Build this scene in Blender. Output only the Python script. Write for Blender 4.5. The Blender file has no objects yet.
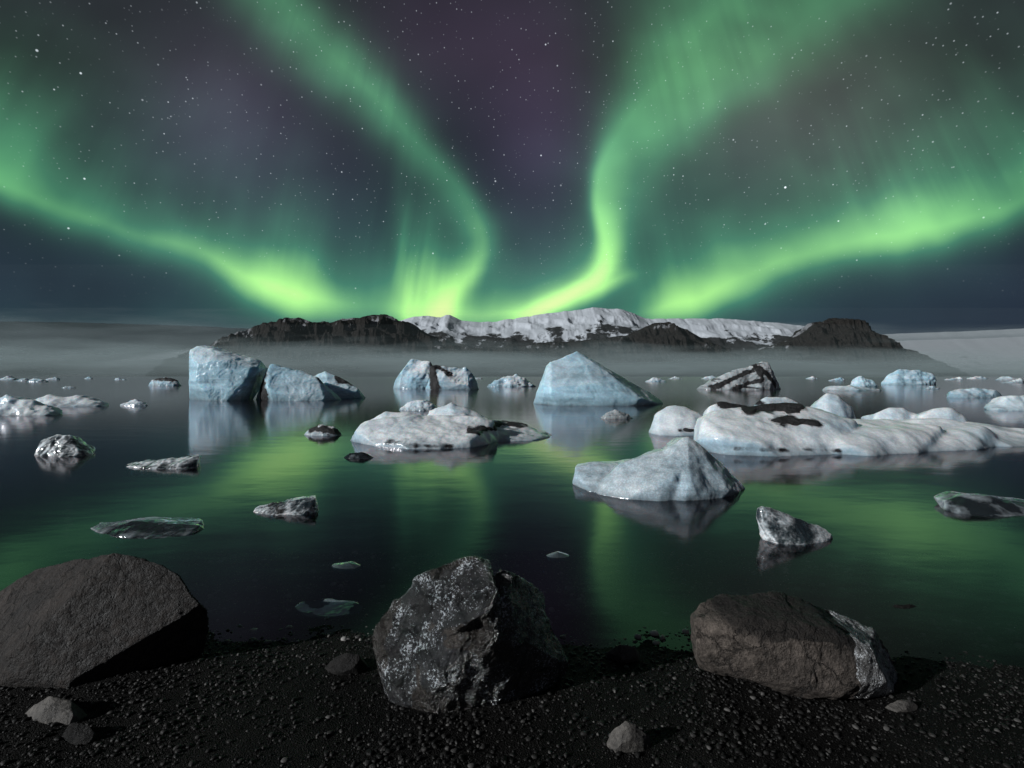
import bpy, bmesh, math, random
import numpy as np
from mathutils import Vector, Matrix
F=500.0; H=1.5; HY=376.0
C=bpy.context.scene.collection
rng=np.random.RandomState(7); random.seed(7)

# ---------------------------------------------------------------- noise
_perm=np.random.RandomState(3).permutation(256); _perm=np.concatenate([_perm,_perm,_perm])
_g=np.random.RandomState(4).normal(size=(256,3)); _g/=np.linalg.norm(_g,axis=1)[:,None]
def perlin(P):
    P=np.asarray(P,float); i=np.floor(P).astype(int); f=P-i; i&=255
    u=f*f*f*(f*(f*6-15)+10); out=0
    for dx in (0,1):
        wx=u[:,0] if dx else 1-u[:,0]
        for dy in (0,1):
            wy=u[:,1] if dy else 1-u[:,1]
            for dz in (0,1):
                wz=u[:,2] if dz else 1-u[:,2]
                h=_perm[_perm[_perm[(i[:,0]+dx)&255]+((i[:,1]+dy)&255)]+((i[:,2]+dz)&255)]
                g=_g[h]
                out=out+wx*wy*wz*(g[:,0]*(f[:,0]-dx)+g[:,1]*(f[:,1]-dy)+g[:,2]*(f[:,2]-dz))
    return out
def fbm(P,o=4,ridged=False):
    P=np.asarray(P,float); a=1; s=0
    for k in range(o):
        n=perlin(P*2**k+k*17.3)
        s=s+a*((1-2.2*np.abs(n))-0.5 if ridged else n); a*=.5
    return s
def cells(P):
    i=np.floor(P).astype(int); best=np.full(len(P),9.)
    for dx in (-1,0,1):
        for dy in (-1,0,1):
            for dz in (-1,0,1):
                c=i+np.array([dx,dy,dz]); q=c&255
                h=_perm[_perm[_perm[q[:,0]]+q[:,1]]+q[:,2]]
                p=c+0.5+_g[h]*.45
                best=np.minimum(best,((P-p)**2).sum(1))
    return np.sqrt(best)

# ---------------------------------------------------------------- materials
def mat(name):
    m=bpy.data.materials.new(name); m.use_nodes=True; m.node_tree.nodes.clear()
    return m,m.node_tree.nodes,m.node_tree.links
def N(ns,t,**k):
    n=ns.new(t)
    for a,b in k.items(): setattr(n,a,b)
    return n
def ramp(ns,stops):
    r=ns.new('ShaderNodeValToRGB'); e=r.color_ramp.elements
    while len(e)<len(stops): e.new(.5)
    for q,(p,c) in zip(e,stops):
        q.position=p; q.color=(c,c,c,1) if not isinstance(c,tuple) else (*c,1)
    return r
def noise(ns,ls,co,scale,detail=6,rough=.55):
    n=N(ns,'ShaderNodeTexNoise'); n.inputs['Scale'].default_value=scale; n.inputs['Detail'].default_value=detail
    n.inputs['Roughness'].default_value=rough; ls.new(co,n.inputs['Vector']); return n
def mixc(ns,ls,fac,a,b,mode='MIX'):
    m=ns.new('ShaderNodeMix'); m.data_type='RGBA'; m.blend_type=mode
    if isinstance(fac,(int,float)): m.inputs[0].default_value=fac
    else: ls.new(fac,m.inputs[0])
    for s,v in ((6,a),(7,b)):
        if isinstance(v,tuple): m.inputs[s].default_value=(*v,1)
        else: ls.new(v,m.inputs[s])
    return m.outputs[2]
def math_(ns,ls,op,a,b,clamp=False):
    m=ns.new('ShaderNodeMath'); m.operation=op; m.use_clamp=clamp
    for s,v in ((0,a),(1,b)):
        if isinstance(v,(int,float)): m.inputs[s].default_value=v
        else: ls.new(v,m.inputs[s])
    return m.outputs[0]

def ice_mat(name,size,snow=(.86,.89,.92),blue=(.36,.54,.65),rough=.3,bump=.2,snowth=.55,strata=.0,mott=.88,upw=.75,coat=.35,grain=.12):
    m,ns,ls=mat(name)
    geo=ns.new('ShaderNodeNewGeometry'); tc=geo.outputs['Position']
    n1=noise(ns,ls,tc,1.0/size,4,.5); n2=noise(ns,ls,tc,5/size,4,.5); n3=noise(ns,ls,tc,32/size,3,.65)
    sx=ns.new('ShaderNodeSeparateXYZ'); ls.new(geo.outputs['Normal'],sx.inputs[0])
    up=math_(ns,ls,'ADD',math_(ns,ls,'MULTIPLY',sx.outputs[2],upw),math_(ns,ls,'MULTIPLY',math_(ns,ls,'SUBTRACT',n1.outputs['Fac'],.5),1.8))
    up=math_(ns,ls,'ADD',up,math_(ns,ls,'MULTIPLY',math_(ns,ls,'SUBTRACT',n2.outputs['Fac'],.5),.4))
    r1=ramp(ns,[(max(0,snowth-.35),0.),(snowth+.3,1.)]); ls.new(up,r1.inputs[0])
    mp=N(ns,'ShaderNodeMapping'); mp.inputs['Scale'].default_value=(.5/size,.5/size,5/size); mp.inputs['Rotation'].default_value=(.25,.3,0); ls.new(tc,mp.inputs[0])
    n4=noise(ns,ls,mp.outputs[0],1.6,5,.6)
    rb=ramp(ns,[(.3,tuple(b*.62 for b in blue)),(.5,blue),(.72,tuple(min(1,b*1.3+.05) for b in blue))]); ls.new(n4.outputs['Fac'],rb.inputs[0])
    c=mixc(ns,ls,r1.outputs[0],rb.outputs[0],snow)
    r2=ramp(ns,[(.3,mott),(.65,1.)]); ls.new(n2.outputs['Fac'],r2.inputs[0])
    c=mixc(ns,ls,1.,c,r2.outputs[0],'MULTIPLY')
    rv=ramp(ns,[(.42,1-grain*.5),(.5,1.),(.62,1+grain)]); ls.new(n3.outputs['Fac'],rv.inputs[0]); c=mixc(ns,ls,1.,c,rv.outputs[0],'MULTIPLY')
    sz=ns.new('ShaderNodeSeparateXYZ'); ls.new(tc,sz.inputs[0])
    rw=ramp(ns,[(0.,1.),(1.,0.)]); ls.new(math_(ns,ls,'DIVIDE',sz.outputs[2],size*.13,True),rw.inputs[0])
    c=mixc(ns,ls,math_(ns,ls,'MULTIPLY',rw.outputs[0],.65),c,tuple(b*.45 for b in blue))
    at=N(ns,'ShaderNodeAttribute',attribute_name='dirt')
    d=math_(ns,ls,'ADD',at.outputs['Fac'],math_(ns,ls,'MULTIPLY',math_(ns,ls,'SUBTRACT',n2.outputs['Fac'],.5),2.4))
    rd=ramp(ns,[(.34,0.),(.75,1.)]); ls.new(d,rd.inputs[0])
    g=math_(ns,ls,'MULTIPLY',rd.outputs[0],math_(ns,ls,'GREATER_THAN',at.outputs['Fac'],.03))
    if strata>0:
        rs=ramp(ns,[(.56,0.),(.62,strata)]); ls.new(n4.outputs['Fac'],rs.inputs[0]); g=math_(ns,ls,'MAXIMUM',g,rs.outputs[0])
    c2=mixc(ns,ls,g,c,(.02,.02,.022))
    p=ns.new('ShaderNodeBsdfPrincipled'); ls.new(c2,p.inputs['Base Color'])
    rr=ramp(ns,[(0.,rough),(1.,.42)]); ls.new(r1.outputs[0],rr.inputs[0]); ls.new(rr.outputs[0],p.inputs['Roughness'])
    p.inputs['IOR'].default_value=1.36
    p.inputs['Subsurface Weight'].default_value=.65; p.inputs['Subsurface Scale'].default_value=size*.14
    p.inputs['Subsurface Radius'].default_value=(.35,.8,1.)
    p.inputs['Coat Weight'].default_value=coat; p.inputs['Coat Roughness'].default_value=.16
    hsum=math_(ns,ls,'ADD',n2.outputs['Fac'],math_(ns,ls,'MULTIPLY',n3.outputs['Fac'],.16))
    hsum=math_(ns,ls,'ADD',hsum,math_(ns,ls,'MULTIPLY',n4.outputs['Fac'],.5))
    b=N(ns,'ShaderNodeBump'); b.inputs['Strength'].default_value=bump; b.inputs['Distance'].default_value=size*.12
    ls.new(hsum,b.inputs['Height']); ls.new(b.outputs[0],p.inputs['Normal'])
    o=ns.new('ShaderNodeOutputMaterial'); ls.new(p.outputs[0],o.inputs[0]); return m

def glass_ice(name,size,core,rim,amount=.5,trans=.35,bump=.35):
    """old clear ice: translucent dark heart and bright edges painted into the colour, bubbles"""
    m,ns,ls=mat(name); geo=ns.new('ShaderNodeNewGeometry'); tc=geo.outputs['Position']
    n1=noise(ns,ls,tc,2.2/size,4,.45); n2=noise(ns,ls,tc,14/size,3,.5)
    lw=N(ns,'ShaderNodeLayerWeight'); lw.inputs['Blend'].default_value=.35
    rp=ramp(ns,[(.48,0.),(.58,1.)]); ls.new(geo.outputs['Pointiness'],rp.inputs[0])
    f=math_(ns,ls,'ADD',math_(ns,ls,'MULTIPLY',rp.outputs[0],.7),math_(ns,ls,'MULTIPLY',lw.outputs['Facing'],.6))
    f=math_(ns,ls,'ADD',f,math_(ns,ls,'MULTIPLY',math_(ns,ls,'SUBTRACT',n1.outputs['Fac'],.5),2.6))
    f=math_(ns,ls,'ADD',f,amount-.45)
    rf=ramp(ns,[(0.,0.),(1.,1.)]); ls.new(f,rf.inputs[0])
    c=mixc(ns,ls,rf.outputs[0],core,rim)  # edges brightened in the base colour, imitating light through thin ice
    at=N(ns,'ShaderNodeAttribute',attribute_name='dirt')
    rd=ramp(ns,[(.35,0.),(.8,1.)]); ls.new(at.outputs['Fac'],rd.inputs[0]); c=mixc(ns,ls,rd.outputs[0],c,(.02,.022,.024))
    p=ns.new('ShaderNodeBsdfPrincipled'); ls.new(c,p.inputs['Base Color']); p.inputs['Roughness'].default_value=.07; p.inputs['IOR'].default_value=1.33
    p.inputs['Subsurface Weight'].default_value=.6; p.inputs['Subsurface Scale'].default_value=size*.25; p.inputs['Subsurface Radius'].default_value=(.6,.9,1.)
    rt=ramp(ns,[(.2,trans),(.65,0.)]); ls.new(rf.outputs[0],rt.inputs[0]); ls.new(rt.outputs[0],p.inputs['Transmission Weight'])
    p.inputs['Coat Weight'].default_value=1.; p.inputs['Coat Roughness'].default_value=.07
    b=N(ns,'ShaderNodeBump'); b.inputs['Strength'].default_value=bump; b.inputs['Distance'].default_value=size*.1
    ls.new(math_(ns,ls,'ADD',n1.outputs['Fac'],math_(ns,ls,'MULTIPLY',n2.outputs['Fac'],.3)),b.inputs['Height']); ls.new(b.outputs[0],p.inputs['Normal']); ls.new(b.outputs[0],p.inputs['Coat Normal'])
    o=ns.new('ShaderNodeOutputMaterial'); ls.new(p.outputs[0],o.inputs[0]); return m

def rock_mat(name,dark,light,rough=(.45,.85),scale=1.,bump=.8,coat=0.,glint=0.,spec=.4,gth=.64,gscale=110,gcol=(.62,.66,.70)):
    m,ns,ls=mat(name)
    tc=ns.new('ShaderNodeNewGeometry').outputs['Position']
    n1=noise(ns,ls,tc,4*scale,7,.65); n2=noise(ns,ls,tc,28*scale,6,.7); n3=noise(ns,ls,tc,120*scale,3,.65)
    r1=ramp(ns,[(.35,0.),(.68,1.)]); ls.new(n1.outputs['Fac'],r1.inputs[0])
    c=mixc(ns,ls,r1.outputs[0],dark,light)
    r2=ramp(ns,[(.3,.35),(.5,.8),(.72,1.4)]); ls.new(n2.outputs['Fac'],r2.inputs[0])
    c=mixc(ns,ls,1.,c,r2.outputs[0],'MULTIPLY')
    r3=ramp(ns,[(.3,.65),(.7,1.3)]); ls.new(n3.outputs['Fac'],r3.inputs[0])
    c=mixc(ns,ls,1.,c,r3.outputs[0],'MULTIPLY')
    v=N(ns,'ShaderNodeTexVoronoi',feature='DISTANCE_TO_EDGE'); v.inputs['Scale'].default_value=3.6*scale
    wv=ns.new('ShaderNodeVectorMath'); wv.operation='ADD'; sc_=ns.new('ShaderNodeVectorMath'); sc_.operation='SCALE'; sc_.inputs['Scale'].default_value=.3/scale
    ls.new(n1.outputs['Color'],sc_.inputs[0]); ls.new(tc,wv.inputs[0]); ls.new(sc_.outputs[0],wv.inputs[1]); ls.new(wv.outputs[0],v.inputs['Vector'])
    rc=ramp(ns,[(0.,.2),(.022,1.)]); ls.new(v.outputs['Distance'],rc.inputs[0]); c=mixc(ns,ls,.7,c,rc.outputs[0],'MULTIPLY')
    at=N(ns,'ShaderNodeAttribute',attribute_name='wet'); rw=ramp(ns,[(.35,1.),(.6,.18)])
    ls.new(math_(ns,ls,'ADD',at.outputs['Fac'],math_(ns,ls,'MULTIPLY',math_(ns,ls,'SUBTRACT',n2.outputs['Fac'],.5),1.)),rw.inputs[0])
    c=mixc(ns,ls,1.,c,rw.outputs[0],'MULTIPLY')  # mask only darkens the base colour, on upward faces
    p=ns.new('ShaderNodeBsdfPrincipled'); p.inputs['Specular IOR Level'].default_value=spec
    if glint>0:
        n5=noise(ns,ls,tc,gscale*scale,3,.8); n6=noise(ns,ls,tc,8*scale,5,.65)
        q=math_(ns,ls,'ADD',n5.outputs['Fac'],math_(ns,ls,'MULTIPLY',math_(ns,ls,'SUBTRACT',n6.outputs['Fac'],.5),glint))
        rg=ramp(ns,[(gth,0.),(gth+.05,1.)]); ls.new(q,rg.inputs[0]); c=mixc(ns,ls,rg.outputs[0],c,gcol)  # white sparkle of wet facets painted into the base colour
    rr=ramp(ns,[(.35,rough[0]),(.65,rough[1])]); ls.new(n2.outputs['Fac'],rr.inputs[0]); ls.new(rr.outputs[0],p.inputs['Roughness'])
    p.inputs['Coat Weight'].default_value=coat; p.inputs['Coat Roughness'].default_value=.14
    ls.new(c,p.inputs['Base Color'])
    hs=math_(ns,ls,'ADD',n2.outputs['Fac'],math_(ns,ls,'MULTIPLY',n3.outputs['Fac'],.35))
    hs=math_(ns,ls,'ADD',hs,math_(ns,ls,'MULTIPLY',n1.outputs['Fac'],1.8))
    hs=math_(ns,ls,'ADD',hs,math_(ns,ls,'MULTIPLY',rc.outputs[0],.4))
    b=N(ns,'ShaderNodeBump'); b.inputs['Strength'].default_value=bump; b.inputs['Distance'].default_value=.03/scale
    ls.new(hs,b.inputs['Height']); ls.new(b.outputs[0],p.inputs['Normal'])
    if coat: ls.new(b.outputs[0],p.inputs['Coat Normal'])
    o=ns.new('ShaderNodeOutputMaterial'); ls.new(p.outputs[0],o.inputs[0]); return m

# ---------------------------------------------------------------- mesh helpers
def tag(o,label=None,cat=None,group=None,kind=None):
    if label: o['label']=label
    if cat: o['category']=cat
    if group: o['group']=group
    if kind: o['kind']=kind
    return o
def mesh_np(name,V,Q,m,smooth=True):
    V=np.asarray(V,np.float32); Q=np.asarray(Q,np.int32); k=Q.shape[1]
    me=bpy.data.meshes.new(name); me.vertices.add(len(V)); me.vertices.foreach_set('co',V.ravel())
    me.loops.add(Q.size); me.loops.foreach_set('vertex_index',Q.ravel())
    me.polygons.add(len(Q)); me.polygons.foreach_set('loop_start',np.arange(0,Q.size,k,dtype=np.int32))
    me.polygons.foreach_set('loop_total',np.full(len(Q),k,np.int32))
    me.update(calc_edges=True); me.validate()
    me.polygons.foreach_set('use_smooth',np.full(len(me.polygons),smooth)); me.materials.append(m)
    o=bpy.data.objects.new(name,me); C.objects.link(o); return o
def grid(nx,ny):
    i,j=np.meshgrid(np.arange(nx-1),np.arange(ny-1),indexing='ij'); a=(i*ny+j).ravel()
    return np.stack([a,a+ny,a+ny+1,a+1],1)
def P(px,py,Y): return ((px-512)/F*Y,Y,H-(py-HY)/F*Y)
def components(Q,nv):
    lab=np.arange(nv)
    while True:
        m=lab[Q].min(1); new=lab.copy()
        np.minimum.at(new,Q.ravel(),np.repeat(m,Q.shape[1])); new=new[new]
        if (new==lab).all(): break
        lab=new
    return lab[Q[:,0]]

def solid(name,hulls,m,vox,amp=.03,freq=3.,ridged=.0,scal=0.,chips=0,chipamt=.1,crag=0.,seed=0,dirt=(),wet=(),d0=None,smooth=1,ref=None,crust=None,body='ice_body',minface=25,maxp=8,facing=False):
    """hulls: lists of 3D points; remeshed to one closed skin, chipped and weathered.
    crust=(child name, material, threshold, noise frequency, noise gain, thickness)"""
    bm=bmesh.new()
    for h in hulls:
        vs=[bm.verts.new(p) for p in h]
        r=bmesh.ops.convex_hull(bm,input=vs)
        junk=list({g for g in r['geom_interior']+r['geom_unused'] if isinstance(g,bmesh.types.BMVert)})
        bmesh.ops.delete(bm,geom=junk,context='VERTS')
    allp=np.array([v.co[:] for v in bm.verts]); ext=allp.max(0)-allp.min(0); S=ref or ext[0]
    me=bpy.data.meshes.new('t'); bm.to_mesh(me); bm.free()
    o=bpy.data.objects.new('t',me); C.objects.link(o)
    md=o.modifiers.new('r','REMESH'); md.mode='VOXEL'; md.voxel_size=S/vox
    if smooth:
        s=o.modifiers.new('s','SMOOTH'); s.factor=.5; s.iterations=smooth
    dg=bpy.context.evaluated_depsgraph_get(); dg.update()
    e=o.evaluated_get(dg); m2=bpy.data.meshes.new_from_object(e)
    bpy.data.objects.remove(o); bpy.data.meshes.remove(me)
    n=len(m2.vertices); V=np.empty(n*3,np.float32); m2.vertices.foreach_get('co',V); V=V.reshape(-1,3).astype(float)
    r=np.random.RandomState(seed+11); off=r.uniform(0,50,3); c=V.mean(0)
    def normals():
        m2.vertices.foreach_set('co',V.astype(np.float32).ravel()); m2.update()
        q=np.empty(n*3,np.float32); m2.vertices.foreach_get('normal',q); return q.reshape(-1,3)
    Nn=normals()
    L=V/S*freq+off
    V=V+Nn*(fbm(L,3)*amp*S)[:,None]
    if crag:
        q=fbm(L*.8+3,3)*5; f=q-np.floor(q); st=np.floor(q)+np.clip((f-.5)*5+.5,0,1)
        V=V+Nn*(st/5*crag*S)[:,None]
    for k in range(chips):
        d=r.normal(size=3); d[2]=abs(d[2])*.8-.15; d[1]=-abs(d[1]) if r.rand()<.6 else d[1]
        if facing: d=r.normal(size=3)*np.array([.9,.2,.6])+np.array([0,-1.,.25])
        d/=np.linalg.norm(d)
        t=(V-c)@d; h=t.max()-r.uniform(.2,1)*chipamt*S
        V=V-np.maximum(t-h,0)[:,None]*d*.95
    if chips or crag: Nn=normals()
    if ridged: V=V+Nn*(fbm(V/S*freq*1.7+off+9,4,True)*ridged*S)[:,None]
    if scal:
        q=V/S*freq*2.3+off+31; q=q+.3*np.stack([perlin(q*1.3+5),perlin(q*1.3+15),perlin(q*1.3+25)],1)
        V=V+Nn*((cells(q)-.5)*-scal*S)[:,None]
    V=V+Nn*(fbm(V/S*freq*5+off,3)*amp*.16*S)[:,None]
    def paint(segs):
        out=np.zeros(n,np.float32)
        for (x1,y1,x2,y2,rad,st) in segs:
            pxv=512+V[:,0]/d0*F; pyv=HY+(H-V[:,2])/d0*F
            ax,ay=x2-x1,y2-y1; LL=ax*ax+ay*ay+1e-6
            t=np.clip(((pxv-x1)*ax+(pyv-y1)*ay)/LL,0,1)
            dd=np.hypot(pxv-x1-t*ax,pyv-y1-t*ay); out=np.maximum(out,st*np.exp(-(dd/rad)**2))
        return out
    dv=paint(dirt)
    ctr=V.mean(0); ctr[2]=0
    Nn=normals(); Vl=V-ctr
    m2.vertices.foreach_set('co',Vl.astype(np.float32).ravel())
    at=m2.attributes.new('dirt','FLOAT','POINT'); at.data.foreach_set('value',dv.astype(np.float32))
    if wet:
        wv=paint(wet)*np.clip(Nn[:,2]*2+.2,0,1)
        at=m2.attributes.new('wet','FLOAT','POINT'); at.data.foreach_set('value',wv.astype(np.float32))
    m2.update(); m2.polygons.foreach_set('use_smooth',np.ones(len(m2.polygons),bool))
    m2.materials.clear(); m2.materials.append(m); m2.name=name
    pieces=[]
    if crust:
        cn,cm,th,cf,cg,thick=crust
        val=dv+cg*fbm(V/S*cf+off+77,4)-(dv<.04)*9
        nf=len(m2.polygons); Q=np.empty(nf*4,np.int32); tot=np.empty(nf,np.int32); m2.polygons.foreach_get('loop_total',tot)
        if (tot==4).all():
            m2.polygons.foreach_get('vertices',Q); Q=Q.reshape(-1,4); Q=Q[(val[Q]>th).any(1)]
            if len(Q):
                lab=components(Q,n); u_,cnt=np.unique(lab,return_counts=True)
                for li in u_[np.argsort(-cnt)][:maxp]:
                    q=Q[lab==li]
                    if len(q)<minface: continue
                    ids,inv=np.unique(q,return_inverse=True)
                    VV=Vl[ids]+Nn[ids]*(np.clip((val[ids]-th)*5,-.4,1)*thick*S)[:,None]
                    pieces.append(mesh_np(cn,VV,inv.reshape(-1,4),cm))
    if pieces:
        ob=bpy.data.objects.new(name,None); ob.location=ctr; C.objects.link(ob)
        b_=bpy.data.objects.new(body,m2); C.objects.link(b_); b_.parent=ob
        for q in pieces: q.parent=ob
    else:
        ob=bpy.data.objects.new(name,m2); ob.location=ctr; C.objects.link(ob)
    return ob

def berg_hull(x0,x1,base,tops,D=None,front=(),back=.75,d0=None,draft=.08):
    d0=d0 or H*F/(base-HY); u=d0/F; w=x1-x0; D=D or w*.55; W=w*u; pts=[]
    for fx,fd in ((0,.5),(.06,.3),(.2,.1),(.5,0),(.8,.1),(.94,.3),(1,.5),(.9,.8),(.5,1),(.1,.8)):
        Y=d0+fd*D*u; px=x0+fx*w
        pts.append(((px-512)/F*Y,Y,0.0)); pts.append((((x0+x1)/2+(px-(x0+x1)/2)*.85-512)/F*Y,Y,-draft*W-.02))
    cx=sum(t[0] for t in tops)/len(tops)
    for t in tops:
        dd=t[2] if len(t)>2 else D*.45
        Y=d0+dd*u; p=P(t[0],t[1],Y); pts.append(p)
        if back: 
            Y2=d0+D*.85*u; pts.append((p[0]*.75+(cx-512)/F*Y*.25,Y2,p[2]*back))
    for t in front: pts.append(P(t[0],t[1],d0+t[2]*u))
    return pts,d0,u
ASH=rock_mat('volcanic_ash',(.010,.010,.011),(.045,.045,.047),scale=.5,bump=1.)
def berg(name,label,cat,hl,m,group=None,vox=110,ref=None,cr='ash_band',**k):
    hs=[];d=None
    for h in hl:
        p,d0,u=berg_hull(**h); hs.append(p); d=d or d0
    if k.get('dirt'): k['crust']=(cr,ASH,.66,18,.9,.003)
    o=solid(name,hs,m,vox,d0=d,**k); tag(o,label,cat,group); return o

# ---------------------------------------------------------------- sky
def sky():
    az=np.concatenate([np.linspace(-82,-52,40,endpoint=False),np.linspace(-52,52,900,endpoint=False),np.linspace(52,82,41)])
    el=np.concatenate([np.linspace(-1.5,42,330,endpoint=False),np.linspace(42,82,50)])
    A,E=np.meshgrid(np.radians(az),np.radians(el),indexing='ij'); A=A.ravel();E=E.ravel()
    R=15000.; dx=np.cos(E)*np.sin(A); dy=np.cos(E)*np.cos(A); dz=np.sin(E)
    V=np.stack([dx,dy,dz],1)*R
    x=512+F*dx/dy; y=HY-F*dz/dy
    I=lambda q,pts: np.interp(q,[p[0] for p in pts],[p[1] for p in pts])
    def S(q,pts,sm=12):
        return sum(I(q+o,pts)*w for o,w in ((-2*sm,.1),(-sm,.22),(0,.36),(sm,.22),(2*sm,.1)))
    wob=np.stack([x/170,y/170,x*0],1); wx=perlin(wob)*18; wy=perlin(wob+7)*12
    fold=perlin(np.stack([x/38,y/200,x*0+60],1))*5
    X=x+wx; Yq=y+wy+fold
    s=(x-512+wx*.5)/(y+700)*1000
    r1=perlin(np.stack([s/34,y/300,s*0+3],1)); r2=perlin(np.stack([s/11,y/260,s*0+8],1)); r3=perlin(np.stack([s/5,y/200,s*0+18],1))
    pat=np.clip(.4+perlin(np.stack([x/90,y/120,x*0+40],1))*1.8,0,1)
    rays=r1+pat*(.7*r2+.3*r3)
    soft=fbm(np.stack([X/140,Yq/110,x*0],1),3); soft2=fbm(np.stack([X/60,Yq/50,x*0+30],1),3)
    def arc(edge,inten,L1,L2,w2,below,ray=.17):
        e=S(X,edge,16); a=S(X,inten,8); h=e-Yq
        hp=np.maximum(h,0); l1=I(x,L1); ww=I(x,w2)
        up=(1-ww)*np.exp(-(hp/l1)**1.25)+ww*np.exp(-(hp/L2)**1.4)
        dn=.84*np.exp(-(np.maximum(-h,0)/below)**1.7)+.16*np.exp(-np.maximum(-h,0)/(below*2.2))
        v=a*np.where(h>0,up,dn)
        return v*(1+ray*rays*np.clip(h/30,0,1.8))
    def stream(cx,sl,sr,inten,sm=14,ray=.14,tail=.32):
        c=S(Yq,cx,sm); l=I(Yq,sl); r=I(Yq,sr); a=S(Yq,inten,8); d=x+wx*.6-c
        sg=np.where(d<0,l,r); q=np.abs(d)/sg
        return a*((1-tail)*np.exp(-q**2*.75)+tail*np.exp(-np.abs(d)/(sg*.7+22)))*(1+ray*rays)
    vA=arc([(-400,20),(-100,130),(0,182),(60,206),(130,233),(200,254),(245,281),(290,298),(340,306)],
              [(-600,0),(-300,.35),(0,.82),(60,.74),(130,.58),(200,.72),(245,1.1),(300,1.3),(322,.85),(340,.4),(400,.2),(440,0)],
              [(0,44),(150,34),(250,26),(320,30)],120,[(-200,.5),(0,.44),(90,.36),(180,.28),(300,.3)],22)
    vD=arc([(600,322),(650,310),(690,301),(725,284),(770,268),(850,245),(930,226),(1000,208),(1024,200),(1200,130),(1500,20)],
              [(600,0.1),(635,.4),(660,.95),(690,1.15),(740,.84),(850,.84),(930,1.1),(1000,.86),(1200,.4),(1700,0)],
              [(650,24),(750,34),(930,42),(1100,44)],125,[(600,.2),(720,.38),(850,.46),(1000,.46)],24)
    vE=arc([(380,312),(440,312),(500,314),(540,309),(580,299),(605,284),(640,268)],
              [(380,0),(415,.45),(450,.55),(490,.5),(520,.65),(560,.9),(600,.85),(622,.35),(640,.1),(660,0)],[(0,11)],44,[(0,.34)],10,.08)
    vB=stream([(-300,60),(0,283),(60,335),(120,392),(160,432),(200,468),(240,484),(268,474),(290,455),(318,440)],
              [(-300,70),(0,46),(120,34),(200,26),(250,20),(300,11)],[(-300,60),(0,34),(120,24),(200,14),(250,12),(300,10)],
              [(-700,0),(-200,.3),(0,.56),(60,.7),(120,.62),(165,.5),(210,.56),(250,.55),(285,.75),(310,1.0)])
    vB2=stream([(180,398),(320,414)],[(180,9),(320,9)],[(180,14),(320,12)],[(150,0),(205,.16),(260,.32),(310,.45)],ray=.8,tail=.2)
    vB3=stream([(180,425),(320,438)],[(180,12),(320,12)],[(180,20),(320,14)],[(170,0),(230,.2),(270,.45),(310,.65)],ray=.6,tail=.2)
    vC=stream([(-300,940),(0,725),(40,692),(80,660),(120,626),(160,603),(200,597),(235,604),(262,606),(282,596),(298,568),(312,525)],
              [(-300,110),(0,78),(80,40),(120,20),(160,9),(200,7),(240,8),(280,11),(300,18)],
              [(-300,160),(0,110),(60,84),(120,54),(160,36),(200,24),(240,15),(280,10),(300,12)],
              [(-700,0),(-200,.35),(0,.56),(60,.72),(120,.76),(160,.82),(200,1.),(240,1.2),(280,1.05),(312,.8)],9)
    vC2=stream([(-300,1100),(0,835),(60,760),(120,690),(170,650),(220,632)],[(-300,80),(0,50),(120,32),(220,18)],[(-300,90),(0,60),(120,36),(220,20)],[(-400,.1),(0,.24),(100,.28),(200,.16),(260,0)])
    gl=vA+vD+vB+vC+vE*.8+vB2+vB3+vC2
    gl+=.18*np.exp(-((y-305)/42)**2)*np.exp(-((x-510)/230)**2)+.10*np.exp(-((y-270)/70)**2)*np.exp(-((x-520)/330)**2)
    gl+=.06*np.exp(-((y-90)/120)**2)*np.exp(-((x-880)/200)**2)+.15*np.exp(-((y-110)/90)**2)*np.exp(-((x-20)/170)**2)
    gl*=1+.34*soft+.16*soft2
    gl=np.clip(gl,0,None); gl=1.12*(1-np.exp(-(gl**1.2)*1.25))
    low=np.clip((y-140)/150,0,1)
    heat=np.clip(gl-.5,0,1)*(.22+1.1*low)
    col=np.stack([gl*.25+heat*.66, gl*.65+heat*.46, gl*.365+heat*.06],1)
    t=np.clip((y-60)/260,0,1)[:,None]
    bg=np.array([.15,.155,.18])*(1-t)+np.array([.135,.175,.24])*t
    pur=np.exp(-((x-235)/120)**2-((y-120)/110)**2)*1.0+np.exp(-((x-540)/65)**2-((y-120)/150)**2)*.95+.6*np.exp(-((x-440)/80)**2-((y-30)/80)**2)
    bg=bg+pur[:,None]*np.array([.09,.05,.095])
    bg+=np.exp(-((x-800)/160)**2-((y-120)/110)**2)[:,None]*np.array([.12,.085,.085])
    bg*=(1+.14*soft)[:,None]
    fade=(np.clip(1.6-np.abs(x-512)/1300,0,1)*np.clip(1.8+y/700,0,1))[:,None]
    out=np.clip(bg+np.clip(col,0,None)*fade,0,1)
    lin=np.where(out<.04045,out/12.92,((out+.055)/1.055)**2.4)
    m,ns,ls=mat('night_sky')
    vc=N(ns,'ShaderNodeVertexColor',layer_name='glow')
    geo=ns.new('ShaderNodeNewGeometry'); nv=N(ns,'ShaderNodeVectorMath',operation='NORMALIZE'); ls.new(geo.outputs['Position'],nv.inputs[0])
    tot=None
    for sc,rad,st in ((125,.16,.34),(66,.09,.65),(34,.058,1.3),(15,.032,2.4)):
        v=N(ns,'ShaderNodeTexVoronoi'); v.inputs['Scale'].default_value=sc; ls.new(nv.outputs[0],v.inputs['Vector'])
        mr=N(ns,'ShaderNodeMapRange'); mr.inputs['From Min'].default_value=rad; mr.inputs['From Max'].default_value=rad*.3
        mr.inputs['To Min'].default_value=0; mr.inputs['To Max'].default_value=st; ls.new(v.outputs['Distance'],mr.inputs['Value'])
        sp=ns.new('ShaderNodeSeparateColor'); ls.new(v.outputs['Color'],sp.inputs[0])
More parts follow.
